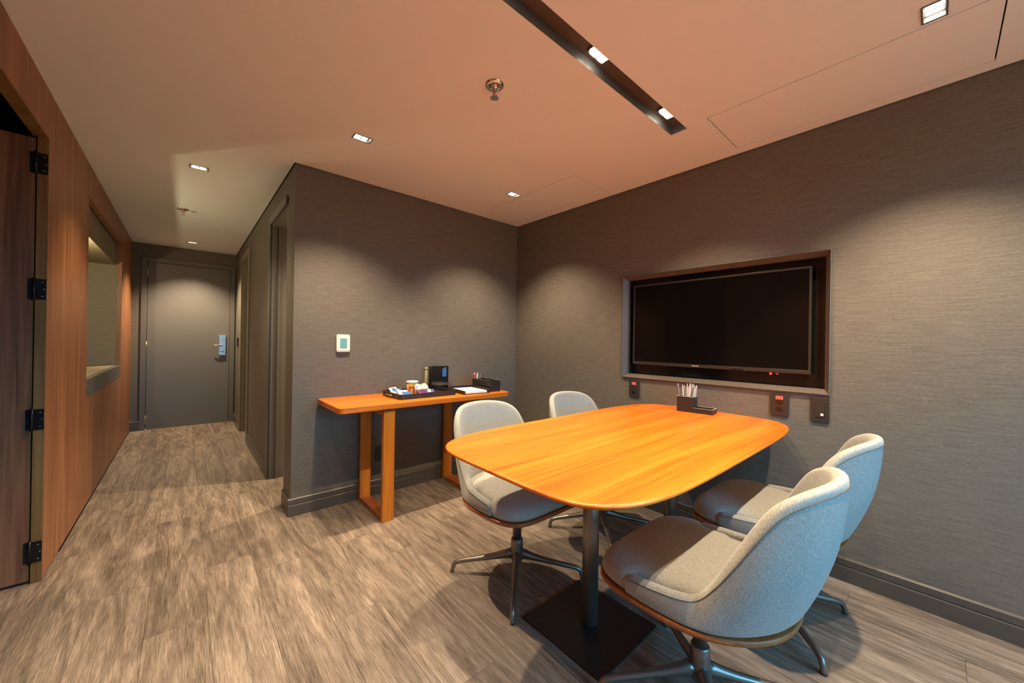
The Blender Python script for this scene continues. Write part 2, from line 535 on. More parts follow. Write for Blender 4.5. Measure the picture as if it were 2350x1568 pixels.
# ---- ceiling
SLOT = (-0.10, 2.06, 0.918, 1.008)
DL = [  # recessed downlights: centre, half length x, half width y
    (0.772, 2.248), (1.975, 2.262), (0.060, 3.421), (0.058, 6.181), (1.968, 0.018), (0.772, 0.018)]
HX, HY = 0.050, 0.030
PAN = [(2.040, 2.488, -0.147, 0.808), (2.052, 2.470, 1.712, 2.685)]
G = 0.009
choles = [SLOT] + [(x-HX, x+HX, y-HY, y+HY) for x, y in DL] + PAN
m = MB()
c1 = [h for h in choles if h[2] < YP]
c2 = [h for h in choles if h[2] > YP]
cellsA = cells(XL, XR - G, YB, YP - G, c1)
cellsB = cells(XL, XC - G, YP - G, YE - G, c2)
for c in cellsA + cellsB:
    m.quad((c[0], c[2], H), (c[0], c[3], H), (c[1], c[3], H), (c[1], c[2], H))
def rim(m, h):
    for (xa, ya, xb, yb) in ((h[0],h[2],h[1],h[2]), (h[1],h[2],h[1],h[3]), (h[1],h[3],h[0],h[3]), (h[0],h[3],h[0],h[2])):
        m.quad((xa, ya, H), (xb, yb, H), (xb, yb, H+.012), (xa, ya, H+.012))
for h in PAN: rim(m, h)
ceiling = struct(m.build('ceiling', MT['ceil']), 'cool white painted flat ceiling', 'ceiling')
for h in PAN:
    g = 0.0045
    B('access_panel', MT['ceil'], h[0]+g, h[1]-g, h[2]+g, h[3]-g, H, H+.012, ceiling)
sl = holed_slab('z', H+.014, H+.05, -2.2, XR+.1, YB-.1, YE+.1, [(h[0]-.006, h[1]+.006, h[2]-.006, h[3]+.006) for h in choles if h not in PAN])
struct(sl.build('ceiling_void', MT['dark']), 'dark void above the ceiling edge', 'ceiling')
struct(B('ceiling_deck', MT['dark'], -2.2, XR+.1, YB-.1, YE+.1, H+.30, H+.34), 'dark deck above the ceiling', 'ceiling')

# ---- walls
FR = (0.372, 1.621, 0.943, 1.719)      # screen recess frame on the right wall (y0,y1,z0,z1)
wl = holed_slab('x', XR, XR+.10, YB, YP, 0, H+.014, [(FR[0]+.012, FR[1]-.012, FR[2]+.012, FR[3]-.012)])
struct(wl.build('wall_right', MT['paper']), 'dark taupe grasscloth wall that holds the screen', 'wall')
struct(B('wall_back', MT['paper'], XC, XR, YP, YP+.10, 0, H+.014), 'dark taupe grasscloth wall behind the console table', 'wall')
D2 = (3.100, 3.760, 0.0, 2.175); D3 = (5.230, 5.900, 0.0, 2.175)
wl = holed_slab('x', XC, XC+.11, YP+.10, YE, -.0005, H+.014, [(D2[0], D2[1], -.0005, D2[3]), (D3[0], D3[1], -.0005, D3[3])])
struct(wl.build('wall_hall', MT['paper']), 'dark hallway wall with two doorways beside the console wall', 'wall')
ED = (-0.366, 0.476, 0.0, 2.160)     # entry door leaf
wl = holed_slab('y', YE, YE+.10, XL-.3, XC+.11, 0, H+.014, [(ED[0]-.004, ED[1]+.004, 0, ED[3]+.004)])
struct(wl.build('wall_end', MT['paper']), 'dark wall around the entry door at the hallway end', 'wall')
# left timber wall: thick, with door opening and a deep serving niche
LD = (1.990, 2.868, 0.0, 2.160)
NI = (3.880, 5.700, 0.772, 2.165)
WT = .034
wl = holed_slab('x', XL-WT, XL, YB, YE, 0.012, H+.002, [(LD[0], LD[1], 0.012, LD[3]), NI])
wall_left = struct(wl.build('wall_left', MT['woodwall']), 'reddish teak veneer wall along the hallway', 'wall')
B('gap_shade', MT['dark'], XL-WT, XL-.006, YB, LD[0], 0, 0.012, wall_left)  # black inset stands in for the shadow in the floor gap
B('gap_shade', MT['dark'], XL-WT, XL-.006, LD[1], YE, 0, 0.012, wall_left)
struct(B('wall_core', MT['dark'], XL-.36, XL-WT-.001, 2.96, 3.86, 0, H+.002), 'dark solid core behind the teak veneer', 'wall')
# rear wall (behind the camera) and an unseen window added for cool daylight
WN = (0.1, 2.3, 0.70, 2.20)
wl = holed_slab('y', YB-.12, YB, -2.2, XR+.1, 0, H+.014, [WN])
struct(wl.build('wall_rear', MT['paper']), 'dark grasscloth wall with the window', 'wall')
win = struct(empty('unseen_window', (0, 0, 0)), 'unseen wide window with white frame and two panes', 'window')
fr = MB()
for a, b, c, d in ((WN[0], WN[1], WN[2], WN[2]+.05), (WN[0], WN[1], WN[3]-.05, WN[3]), (WN[0], WN[0]+.05, WN[2]+.05, WN[3]-.05), (WN[1]-.05, WN[1], WN[2]+.05, WN[3]-.05), (1.175, 1.225, WN[2]+.05, WN[3]-.05)):
    fr.box(a, b, YB-.09, YB-.04, c, d)
fr.build('window_frame', MT['white'], win)
for a, b in ((WN[0]+.05, 1.175), (1.225, WN[1]-.05)):
    MB().quad((a, YB-.065, WN[2]+.05), (b, YB-.065, WN[2]+.05), (b, YB-.065, WN[3]-.05), (a, YB-.065, WN[3]-.05)).build('pane', MT['pane'], win)
# rooms beyond the doorways
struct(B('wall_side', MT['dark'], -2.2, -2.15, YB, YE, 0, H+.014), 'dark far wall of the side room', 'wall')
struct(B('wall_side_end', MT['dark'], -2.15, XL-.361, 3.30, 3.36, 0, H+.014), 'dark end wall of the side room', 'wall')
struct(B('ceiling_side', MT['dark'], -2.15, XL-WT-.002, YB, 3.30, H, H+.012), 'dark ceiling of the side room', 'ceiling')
bath = MB()
bath.box(XC+.112, 2.2, YP+.102, YP+.13, 0, 2.385)
bath.box(XC+.112, 2.2, 4.4, 4.43, 0, 2.385)
bath.box(2.2, 2.23, YP+.102, 4.43, 0, 2.385)
bath.box(XC+.112, 2.2, YP+.13, 4.4, 2.385, 2.400)
struct(bath.build('wall_bathroom', MT['tile']), 'pale tiled bathroom beyond the open doorway', 'wall')
struct(B('floor_bathroom', MT['tile'], XC+.116, 2.2, YP+.13, 4.4, -.012, 0.0), 'pale tiled bathroom floor', 'floor')

# ---- baseboards: two-step moulding
PROF = [(0, 0), (.016, 0), (.016, .072), (.0135, .076), (.0115, .076), (.0115, .079), (.014, .082), (.014, .112), (.008, .120), (0, .120)]
def baseboard(name, p0, p1, nrm, label):
    m = MB()
    vs = []
    for p in (p0, p1):
        for d, z in PROF:
            vs.append((p[0]+nrm[0]*d, p[1]+nrm[1]*d, z))
    n = len(PROF)
    fs = [(i, (i+1) % n, n+(i+1) % n, n+i) for i in range(n)]
    fs += [tuple(range(n))[::-1], tuple(range(n, 2*n))]
    m.add(vs, fs)
    return struct(m.build(name, MT['base']), label, 'baseboard')
baseboard('baseboard_right', (XR, YB), (XR, YP-.016), (-1, 0), 'charcoal skirting under the screen wall')
baseboard('baseboard_back', (XC-.016, YP), (XR, YP), (0, -1), 'charcoal skirting under the console wall')
baseboard('baseboard_hall_near', (XC, YP), (XC, D2[0]-.001), (-1, 0), 'short charcoal skirting at the wall corner')
baseboard('baseboard_hall_middle', (XC, D2[1]+.066), (XC, D3[0]-.066), (-1, 0), 'charcoal skirting between the hallway doorways')
baseboard('baseboard_hall_far', (XC, D3[1]+.066), (XC, YE), (-1, 0), 'charcoal skirting beside the entry door corner')
baseboard('baseboard_end', (XL, YE), (ED[0]-.058, YE), (0, -1), 'charcoal skirting left of the entry door')

struct(B('trim_2', MT['trim'], XR-.004, XR-.0005, YP-.004, YP-.0005, .121, H), 'thin vertical strip in the room corner', 'trim')  # slim strip drawn as a line where the two walls meet

# ================================================================== doors
def door_frame(mb, x0, x1, ztop, wd, y0, y1):
    mb.box(x0-wd, x0, y0, y1, 0, ztop+wd); mb.box(x1, x1+wd, y0, y1, 0, ztop+wd); mb.box(x0, x1, y0, y1, ztop, ztop+wd)
d1 = struct(empty('door_1', (0, YE, 0)), 'charcoal entry door with steel lock at the hallway end', 'door')
mb = MB(); door_frame(mb, ED[0]-.004, ED[1]+.004, ED[3]+.004, .056, -.020, -.0005)
bevel_mod(mb.build('door_frame', MT['trim'], d1), .003)
B('door_leaf', MT['door'], ED[0], ED[1], .004, .048, .012, ED[3], d1)
B('backing', MT['dark'], ED[0]-.05, ED[1]+.05, .101, .11, 0, 2.25, d1)
B('threshold', MT['brass'], ED[0], ED[1], -.004, .05, 0.0, .006, d1)
for z in (2.025, 1.075, .125):
    h = MB(); h.lathe([(.007, -.05), (.007, .05)], 10, Matrix.Translation((ED[0]-.004, -.004, z)))
    h.lathe([(.004, .05), (.0085, .053), (.004, .062)], 10, Matrix.Translation((ED[0]-.004, -.004, z)))
    h.build('hinge', MT['brass'], d1)
lk = bevel_mod(B('lock_plate', MT['steel'], .362, .440, -.016, .004, .950, 1.235, d1), .004)
lv = MB()
lv.lathe([(.016, 0), (.016, .03), (.011, .032), (.011, .05)], 16, Matrix.Translation((.392, -.016, 1.09)) @ Matrix.Rotation(math.pi/2, 4, 'X'))
lv.sweep([(.392, -.062, 1.09), (.36, -.066, 1.09), (.32, -.066, 1.090), (.285, -.060, 1.089)], [(.009, .010), (.0085, .010), (.008, .009), (.006, .007)], 10)
lv.build('lever_handle', MT['chrome'], lk)
B('key_slot', MT['black'], .375, .405, -.0165, -.0155, 1.00, 1.006, lk)
MB().lathe([(.006, 0), (.006, .0015)], 12, Matrix.Translation((.412, -.016, 1.003)) @ Matrix.Rotation(math.pi/2, 4, 'X')).build('keyhole', MT['black'], lk)

def hall_door(name, D, mat, label, leaf):
    d = struct(empty(name, (0, 0, 0)), label, 'door')
    m = MB()
    w_ = .060
    x0, x1 = XC-.016, XC-.0005
    # casing on the hallway face: far side and head; near side shows only as an edge
    m.box(x0, x1, D[1]-.004, D[1]+w_, 0, D[3]+w_)
    m.box(x0, x1, D[0], D[1]-.004, D[3]-.004, D[3]+w_)
    if leaf: m.box(x0, x1, D[0]-w_, D[0]+.004, 0, D[3]+w_)
    bevel_mod(m.build('door_casing', mat, d), .003)
    j = MB()
    j.box(XC, XC+.109, D[1]-.020, D[1]-.0005, 0, D[3]-.0005)
    j.box(XC, XC+.109, D[0]+.0005, D[0]+.020, 0, D[3]-.0005)
    j.box(XC, XC+.109, D[0]+.020, D[1]-.020, D[3]-.020, D[3]-.0005)
    j.box(XC+.045, XC+.060, D[1]-.032, D[1]-.020, 0, D[3]-.020)      # door stop
    j.build('door_jamb', mat, d)
    if leaf:
        B('door_leaf', MT['door'], XC+.062, XC+.102, D[0]+.022, D[1]-.034, .008, D[3]-.022, d)
    return d
hall_door('door_2', D2, MT['trim'], 'open charcoal bathroom doorway at the corner', False)
hall_door('door_3', D3, MT['trim_lit'], 'lamplit toned framed doorway nearer the entry door', True)

# walnut door, standing open into the side room
d4 = struct(empty('door_4', (0, 0, 0)), 'open walnut door with black hinges in the teak wall', 'door')
j = MB()
j.box(XL-.036, XL-.0005, LD[1]-.0005, LD[1]+.010, .0, LD[3])
j.box(XL-.036, XL-.0005, LD[0]-.010, LD[0]+.0005, .0, LD[3])
j.box(XL-.050, XL-.0005, LD[0], LD[1], LD[3]-.006, LD[3]+.012)
j.build('door_jamb', MT['jamb'], d4)
LE = XL-.0465
B('door_leaf', MT['walnut'], LE-.84, LE, LD[1]+.004, LD[1]+.044, .014, LD[3]-.012, d4)
B('edge_band', MT['jamb'], LE+.0002, LE+.004, LD[1]+.005, LD[1]+.043, .014, LD[3]-.012, d4)
for z in (2.028, 1.420, .790, .150):
    hg = MB()
    hg.box(XL-.034, XL-.002, LD[1]-.0035, LD[1]-.0006, z-.05, z+.05)
    hg.box(LE-.012, LE+.006, LD[1]+.0005, LD[1]+.0035, z-.05, z+.05)
    hg.lathe([(.0065, -.055), (.0065, .055)], 12, Matrix.Translation((XL-.0395, LD[1]-.003, z)))
    ho = hg.build('hinge', MT['hinge'], d4)
    for dz, dx in ((-.034, -.013), (0, -.008), (.034, -.013)):
        MB().lathe([(.0038, 0), (.003, .0012)], 10, Matrix.Translation((XL+dx, LD[1]-.0036, z+dz)) @ Matrix.Rotation(math.pi/2, 4, 'X')).build('screw', MT['screw'], ho)

# ---- serving niche in the teak wall
ni = struct(empty('trim_1', (0, 0, 0)), 'deep lit niche with dark sill band in the teak wall', 'niche')
ND = XL-.36
B('niche_front_band', MT['trim'], XL-.040, XL+.001, NI[0]+.001, NI[1]-.001, NI[2]+.001, .893, ni)
B('niche_sill', MT['jambpaper'], ND, XL-.040, NI[0]+.001, NI[1]-.001, .86, .893, ni)
B('niche_jamb', MT['jambpaper'], ND, XL-WT-.001, NI[1]-.001, NI[1]+.03, .86, NI[3]+.03, ni)
B('niche_jamb', MT['jambpaper'], ND, XL-WT-.001, NI[0]-.015, NI[0]+.001, .86, NI[3]+.03, ni)
B('niche_back', MT['jambpaper'], ND-.02, ND, NI[0]-.015, NI[1]+.03, .86, NI[3]+.03, ni)
B('niche_bulkhead', MT['jambpaper'], ND, XL-.045, NI[0]+.001, NI[1]-.001, 1.945, NI[3]+.03, ni)


# ================================================================== ceiling fixtures
def spot(name, parent, loc, power, angle=100, blend=0.5, radius=0.018, col=WARM, rot=None):
    l = bpy.data.lights.new(name, 'SPOT')
    l.energy = power; l.color = col
    l.spot_size = math.radians(angle); l.spot_blend = blend; l.shadow_soft_size = radius
    o = bpy.data.objects.new(name, l); COL.objects.link(o)
    o.parent = parent; o.location = loc
    if rot: o.rotation_euler = rot
    return o

def downlight(x, y, label, power, group, long='x'):
    t = empty('recessed_downlight', (x, y, H), 0, label, 'ceiling light', group)
    e = .0006
    hx, hy = HX-e, HY-e
    m = MB()
    # open-bottomed housing
    for a in ((-hx, -hx+.003, -hy, hy), (hx-.003, hx, -hy, hy), (-hx+.003, hx-.003, -hy, -hy+.003), (-hx+.003, hx-.003, hy-.003, hy)):
        m.box(a[0], a[1], a[2], a[3], -.001, .060)
    m.box(-hx, hx, -hy, hy, .060, .063)
    m.build('housing', MT['gun'], t)
    tr = MB()
    for a in ((-hx-.003, -hx+.004, -hy-.003, hy+.003), (hx-.004, hx+.003, -hy-.003, hy+.003), (-hx+.004, hx-.004, -hy-.003, -hy+.002), (-hx+.004, hx-.004, hy-.002, hy+.003)):
        tr.box(a[0], a[1], a[2], a[3], -.0025, -.0003)
    tr.build('trim_ring', MT['trim'], t)
    B('divider', MT['gun'], -.0022, .0022, -hy+.004, hy-.004, .008, .026, t)
    for s in (-1, 1):
        MB().prism(rrect(s*.0185-.0160, s*.0185+.0160, -hy+.006, hy-.006, .006, 3), .014, .020).build('led_lens', MT['led'], t)
    spot('downlight_beam', t, (0, 0, .004), power, 106, .75)
    return t
downlight(*DL[0], 'small twin-lens downlight above the thermostat end of the console', P_DOWN, 'square recessed downlights')
downlight(*DL[1], 'small twin-lens downlight in the corner above the black organizer', P_DOWN*.8, 'square recessed downlights')
downlight(*DL[2], 'small twin-lens downlight in the hallway ceiling before the sprinkler', P_DOWN*.35, 'square recessed downlights')
downlight(*DL[3], 'small twin-lens downlight right above the entry door', P_DOWN*1.15, 'square recessed downlights')
downlight(*DL[4], 'twin-lens downlight beside the long ceiling access panel', P_DOWN*1.15, 'square recessed downlights')
downlight(*DL[5], 'twin-lens downlight above the open floor before the table', P_DOWN*.45, 'square recessed downlights')

# long light slot
SD = .046
slot = empty('ceiling_light_slot', (0, 0, H), 0, 'long dark recessed light slot in the ceiling over the table', 'light slot')
x0, x1, y0, y1 = SLOT
e = .0006
m = MB()
m.quad((x0+e, y1-e, 0), (x1-e, y1-e, 0), (x1-e, y1-e, SD), (x0+e, y1-e, SD))
m.quad((x0+e, y0+e, 0), (x1-e, y0+e, 0), (x1-e, y0+e, SD), (x0+e, y0+e, SD))
m.quad((x1-e, y0+e, 0), (x1-e, y1-e, 0), (x1-e, y1-e, SD), (x1-e, y0+e, SD))
m.quad((x0+e, y0+e, 0), (x0+e, y1-e, 0), (x0+e, y1-e, SD), (x0+e, y0+e, SD))
m.build('slot_sides', MT['trim'], slot)
B('slot_top', MT['tvframe'], x0+e, x1-e, y0+e, y1-e, SD, SD+.004, slot)
LX = [1.305+.596*k for k in (-2, -1, 0, 1)]
lab = ['twin spot lamp in the light slot beyond the table end', 'twin spot lamp in the light slot over the table edge', 'twin spot lamp in the middle of the light slot', 'twin spot lamp at the closed end of the light slot']
for x, lb in zip(LX, lab):
    t = empty('slot_spotlight', (x, .955, H+.026), 0, lb, 'ceiling light', 'spot lamps in the ceiling slot')
    B('lamp_body', MT['gun'], -.054, .054, -.026, .026, .010, SD-.0265, t)
    B('divider', MT['gun'], -.002, .002, -.022, .022, .0005, .0095, t)
    for s in (-1, 1):
        MB().prism(rrect(s*.024-.020, s*.024+.020, -.021, .021, .006, 3), .004, .0095).build('led_lens', MT['led'], t)
    spot('slot_beam', t, (0, 0, -.003), P_SLOT, 104, .5, .010)
# bathroom ceiling lamp, seen only by its light through the doorway
t = empty('bathroom_downlight', (1.31, 3.42, 2.385), 0, 'downlight in the bathroom ceiling beyond the doorway', 'ceiling light')
MB().lathe([(.05, -.006), (.05, -.0005)], 24).build('housing', MT['white'], t)
MB().lathe([(.036, -.009), (.036, -.0065)], 24).build('led_lens', MT['led'], t)
spot('bathroom_beam', t, (0, 0, -.02), P_BATH, 118, .9)

# small wall lamp on the back of the niche; its glow spills over the hallway ceiling
t = empty('niche_wall_lamp', (XL-.36, 4.30, 1.70), 0, 'small wall lamp on the back of the teak wall niche', 'wall lamp')
RY = Matrix.Rotation(math.pi/2, 4, 'Y')
MB().lathe([(.030, .0005), (.030, .010), (.024, .014)], 20, RY).build('wall_plate', MT['gun'], t)
MB().lathe([(.016, .0145), (.016, .022), (.010, .026)], 20, RY).build('led_lens', MT['led'], t)
pt_ = bpy.data.lights.new('niche_glow', 'POINT'); pt_.energy = 6.0; pt_.color = (1.0, 0.80, 0.46); pt_.shadow_soft_size = .012
po_ = bpy.data.objects.new('niche_glow', pt_); COL.objects.link(po_); po_.parent = t; po_.location = (.045, 0, 0)

# sprinklers
def sprinkler(x, y, label):
    t = empty('fire_sprinkler', (x, y, H), .4, label, 'sprinkler', 'ceiling sprinklers')
    MB().lathe([(.044, -.0005), (.044, -.003), (.036, -.010), (.022, -.010), (.020, -.004)], 28).build('escutcheon', MT['chrome'], t)
    MB().lathe([(.014, -.004), (.014, -.022), (.009, -.024), (.009, -.030)], 16).build('nozzle', MT['chrome'], t)
    y_ = MB()
    for s in (-1, 1):
        y_.sweep([(s*.010, 0, -.026), (s*.015, 0, -.036), (s*.012, 0, -.048), (s*.003, 0, -.056)], .0025, 8)
    y_.build('yoke', MT['chrome'], t)
    MB().lathe([(.0025, -.030), (.0025, -.052)], 8).build('glass_bulb', MT['redprint'], t)
    d_ = MB(); d_.lathe([(.004, -.054), (.004, -.058), (.016, -.059), (.016, -.061)], 16)
    for k in range(12):
        a = k*math.pi/6
        d_.box(.014, .022, -.0025, .0025, -.061, -.0595, Matrix.Rotation(a, 4, 'Z'))
    d_.build('deflector', MT['chrome'], t)
sprinkler(1.062, 1.361, 'chrome fire sprinkler near the light slot')
sprinkler(-0.028, 4.629, 'chrome fire sprinkler in the hallway ceiling')

# ================================================================== screen wall
tf = empty('screen_frame', (XR, 0, 0), 0, 'dark brown picture frame moulding around the black television screen', 'frame')
fy0, fy1, fz0, fz1 = FR
o_, d_, pr = .028, .026, .014
outer = [(fy0, fz0), (fy1, fz0), (fy1, fz1), (fy0, fz1)]
sg = [(1, 1), (-1, 1), (-1, -1), (1, -1)]
def ring(off, x): return [(x, p[0]+s[0]*off, p[1]+s[1]*off) for p, s in zip(outer, sg)]
prof = [(0, -.0005), (0, -pr), (.004, -pr-.002), (o_, d_), (o_, .055)]
names = ['bottom_rail', 'left_stile', 'top_rail', 'right_stile']
for i in range(4):
    j = (i+1) % 4
    m = MB()
    R = [ring(a, b) for a, b in prof]
    for q in range(len(R)-1):
        m.quad(R[q][i], R[q][j], R[q+1][j], R[q+1][i])
    m.build(names[i], MT['tvframe'], tf)
bk = MB()
a, b, c, d = fy0+o_, fy1-o_, fz0+o_, fz1-o_
bk.box(.098, .11, a-.02, b+.02, c-.02, d+.02)
for (p, q) in (((a, c), (b, c)), ((b, c), (b, d)), ((b, d), (a, d)), ((a, d), (a, c))):
    bk.quad((.055, *p), (.055, *q), (.098, *q), (.098, *p))
bk.build('recess_back', MT['blackgloss'], tf)
TVX = XR + .045
k_ = TVX/XR
ty0, ty1 = .455*k_, 1.530*k_
tz0, tz1 = EYE-(EYE-1.048)*k_, EYE+(1.642-EYE)*k_
tv = empty('flat_screen', (TVX, 0, 0), 0, 'black flat television screen inside the wall frame', 'television')
B('tv_body', MT['black'], .006, .040, ty0+.01, ty1-.01, tz0+.01, tz1-.01, tv)
bz = MB(); w_ = .012
bz.box(-.004, .006, ty0, ty1, tz0, tz0+.022); bz.box(-.004, .006, ty0, ty1, tz1-w_, tz1)
bz.box(-.004, .006, ty0, ty0+w_, tz0+.022, tz1-w_); bz.box(-.004, .006, ty1-w_, ty1, tz0+.022, tz1-w_)
bevel_mod(bz.build('bezel', MT['bezel'], tv), .0015)
B('screen_glass', MT['screen'], 0, .005, ty0+w_, ty1-w_, tz0+.022, tz1-w_, tv)
lg = MB()
for k in range(5): lg.box(-.0052, -.0042, ty1-.455-k*.0095, ty1-.448-k*.0095, tz0+.008, tz0+.0145)
lg.build('brand_mark', MT['stitch'], tv)
MB().prism(rrect(-.04, .04, -.006, .006, .005, 4), 0, .012, Matrix.Translation((.0, ty0+.365, tz0-.004)) @ Matrix.Rotation(math.pi/2, 4, 'Z')).build('sensor_lip', MT['blackgloss'], tv)
MB().lathe([(.007, 0), (.005, .004)], 12, Matrix.Translation((-.002, ty0+.188, tz0-.008)) @ Matrix.Rotation(-math.pi/2, 4, 'Y')).build('standby_lamp', MT['redlamp'], tv)
B('standby_lamp', MT['redlamp'], -.003, -.001, ty0+.150, ty0+.160, tz0-.009, tz0-.006, tv)

def wall_plate(yc, z0, z1, wd, label, kind):
    t = empty('wall_socket' if kind != 'switch' else 'wall_switch', (XR, yc, 0), 0, label, 'socket' if kind != 'switch' else 'switch', 'black wall plates below the screen')
    p = MB().prism(rrect(-wd/2, wd/2, z0, z1, .008, 4), 0, .010, Matrix(((0,0,-1,-.0005),(1,0,0,0),(0,1,0,0),(0,0,0,1))), bevel=.002)
    p.build('plate', MT['plate'], t)
    zc = (z0+z1)/2
    if kind == 'socket':
        lb = B('voltage_label', MT['red'], -.0118, -.0105, -.017, .017, z1-.034, z1-.014, t)
        e_ = MB()
        for a in ((-.0165, -.0145, z1-.0335, z1-.0145), (.0145, .0165, z1-.0335, z1-.0145), (-.0145, .0145, z1-.0335, z1-.0318), (-.0145, .0145, z1-.0162, z1-.0145)):
            e_.box(-.0122, -.0118, *a)
        e_.box(-.0122, -.0118, -.009, .009, z1-.0255, z1-.0225)
        e_.build('label_print', MT['stitch'], lb)
        for zz in (z1-.048, z0+.036):
            s_ = MB().prism([(-.020, 0), (-.012, -.011), (.012, -.011), (.020, 0), (.012, .011), (-.012, .011)], 0, .003, Matrix(((0,0,-1,-.0098),(1,0,0,0),(0,1,0,zz),(0,0,0,1))))
            s_ = s_.build('outlet_insert', MT['blackgloss'], t)
            h_ = MB()
            for dy in (-.0095, 0, .0095):
                h_.lathe([(.0024, 0), (.0024, .0006)], 8, Matrix.Translation((-.0128, dy, zz+(.002 if dy == 0 else 0))) @ Matrix.Rotation(-math.pi/2, 4, 'Y'))
            h_.build('pin_holes', MT['dark'], s_)
    else:
        B('rocker', MT['plate'], -.0135, -.0105, -.020, .020, zc-.038, zc+.038, t)
        B('white_port', MT['white'], -.0145, -.0136, -.016, -.004, zc-.030, zc-.018, t)
    return t
wall_plate(1.512, .800, .925, .084, 'black wall socket below the left end of the screen frame', 'socket')
wall_plate(.594, .804, .930, .090, 'black wall socket with red label between pen holder and switch', 'socket')
wall_plate(.413, .797, .928, .078, 'black wall plate with white port below the frame corner', 'switch')

# socket behind console and key-card box by the entry door
t = empty('wall_socket', (1.165, YP, .31), 0, 'dark wall socket low behind the console leg', 'socket')
MB().prism(rrect(-.04, .04, -.06, .06, .006, 3), 0, .009, Matrix(((1,0,0,0),(0,0,-1,-.0005),(0,1,0,0),(0,0,0,1))), bevel=.002).build('plate', MT['plate'], t)
MB().prism(rrect(-.02, .02, -.03, .03, .004, 3), 0, .003, Matrix(((1,0,0,0),(0,0,-1,-.0095),(0,1,0,0),(0,0,0,1)))).build('outlet_insert', MT['blackgloss'], t)
t = empty('card_switch', (XC, 6.28, 1.145), 0, 'small black key card switch beside the entry door', 'switch')
MB().prism(rrect(-.045, .045, -.06, .06, .006, 3), 0, .018, Matrix(((0,0,-1,-.0005),(1,0,0,0),(0,1,0,0),(0,0,0,1))), bevel=.003).build('plate', MT['plate'], t)
B('card_slot', MT['steel'], -.0215, -.0186, -.03, .03, .040, .046, t)

# thermostat
t = empty('thermostat', (.869, YP, 1.172), 0, 'white rounded thermostat with teal display on the wall', 'thermostat')
MY = Matrix(((1,0,0,0),(0,0,-1,-.0005),(0,1,0,0),(0,0,0,1)))
MB().prism(rrect(-.047, .047, -.064, .064, .014, 6), 0, .020, MY, bevel=.004, smooth=True).build('case', MT['white'], t)
MB().prism(rrect(-.037, .037, -.053, .053, .008, 4), 0, .002, Matrix.Translation((0, -.0205, 0)) @ MY, bevel=.0008).build('face', MT['white'], t)
MB().prism(rrect(-.024, .024, -.036, .036, .002, 2), 0, .0012, Matrix.Translation((0, -.0225, 0)) @ MY).build('display', MT['lcd'], t)

# ================================================================== console table
CT = .783
con = empty('console_table', (0, 0, 0), 0, 'narrow orange timber console table on two loop legs', 'table')
MB().prism(rrect(.702, 2.062, 2.365, 2.868, .035, 6), .746, CT, bevel=.004).build('table_top', MT['consoleX'], con)
for x in (.988, 1.700):
    lw, ya, yb, th = .077, 2.388, 2.838, .034
    m = MB(); m.box(x, x+lw, ya, ya+th, 0, .734); l1 = bevel_mod(m.build('leg_post', MT['consoleZ'], con), .003)
    m = MB(); m.box(x, x+lw, yb-th, yb, 0, .734); bevel_mod(m.build('leg_post', MT['consoleZ'], con), .003)
    m = MB(); m.box(x, x+lw, ya+th, yb-th, 0, th); bevel_mod(m.build('floor_rail', MT['shellwood'], con), .003)
    m = MB(); m.box(x, x+lw, ya+th, yb-th, .734-th, .734); bevel_mod(m.build('top_rail', MT['consoleZ'], con), .003)
    B('spacer', MT['black'], x+.006, x+lw-.006, ya+.06, yb-.06, .7345, .7455, con)

# ---- things on the console
tray = empty('serving_tray', (1.365, 2.625, CT), 0, 'black rounded serving tray with refreshments on the console', 'tray')
o_ = rrect(-.235, .235, -.165, .165, .035, 6)
i_ = rrect(-.223, .223, -.153, .153, .026, 6)
MB().prism(o_, .0005, .008).build('tray_base', MT['leather'], tray)
m = MB(); n = len(o_)
vs = [(*p, .0085) for p in o_] + [(*p, .036) for p in o_] + [(*p, .036) for p in i_] + [(*p, .0085) for p in i_]
fs = []
for r_ in range(4):
    for i in range(n):
        j = (i+1) % n; q = (r_+1) % 4
        fs.append((r_*n+i, r_*n+j, q*n+j, q*n+i))
m.add(vs, fs, False)
m.build('tray_wall', MT['leather'], tray)
hd = MB().sweep([(-.239, -.05, .022), (-.252, -.04, .024), (-.252, .04, .024), (-.239, .05, .022)], .005, 8)
hd.build('tray_handle', MT['chrome'], tray)
TZ = CT + .009
# noodle cup
t = empty('noodle_cup', (1.285, 2.59, TZ), .5, 'small red and yellow paper noodle cup with white rim on the tray', 'cup')
MB().lathe([(.026, 0), (.031, .078)], 28).build('cup_body', MT['white'], t)
MB().lathe([(.0335, .078), (.0345, .081), (.0335, .086), (.028, .087)], 28).build('rim', MT['white'], t)
def band(a0, a1, z0, z1, mat, nm, off=.0006):
    m = MB(); vs, fs = [], []
    K = 10
    for z in (z0, z1):
        r = .026 + .005*z/.078 + off
        for k in range(K+1):
            a = math.radians(a0 + (a1-a0)*k/K); vs.append((r*math.cos(a), r*math.sin(a), z))
    for k in range(K): fs.append((k, k+1, K+2+k, K+1+k))
    m.add(vs, fs, True); return m.build(nm, mat, t)
t.scale = (1.28, 1.28, 1.22)
band(-190, -115, .0, .055, MT['redprint'], 'printed_panel')
band(-190, -115, .055, .074, MT['yellow'], 'printed_panel')
band(-205, -190, .0, .07, MT['yellow'], 'printed_panel')
band(-113, -20, .0, .030, MT['orange'], 'printed_panel')
band(-85, -60, .045, .058, MT['redprint'], 'printed_mark')
band(-160, -140, .012, .045, MT['yellow'], 'printed_mark', .0012)
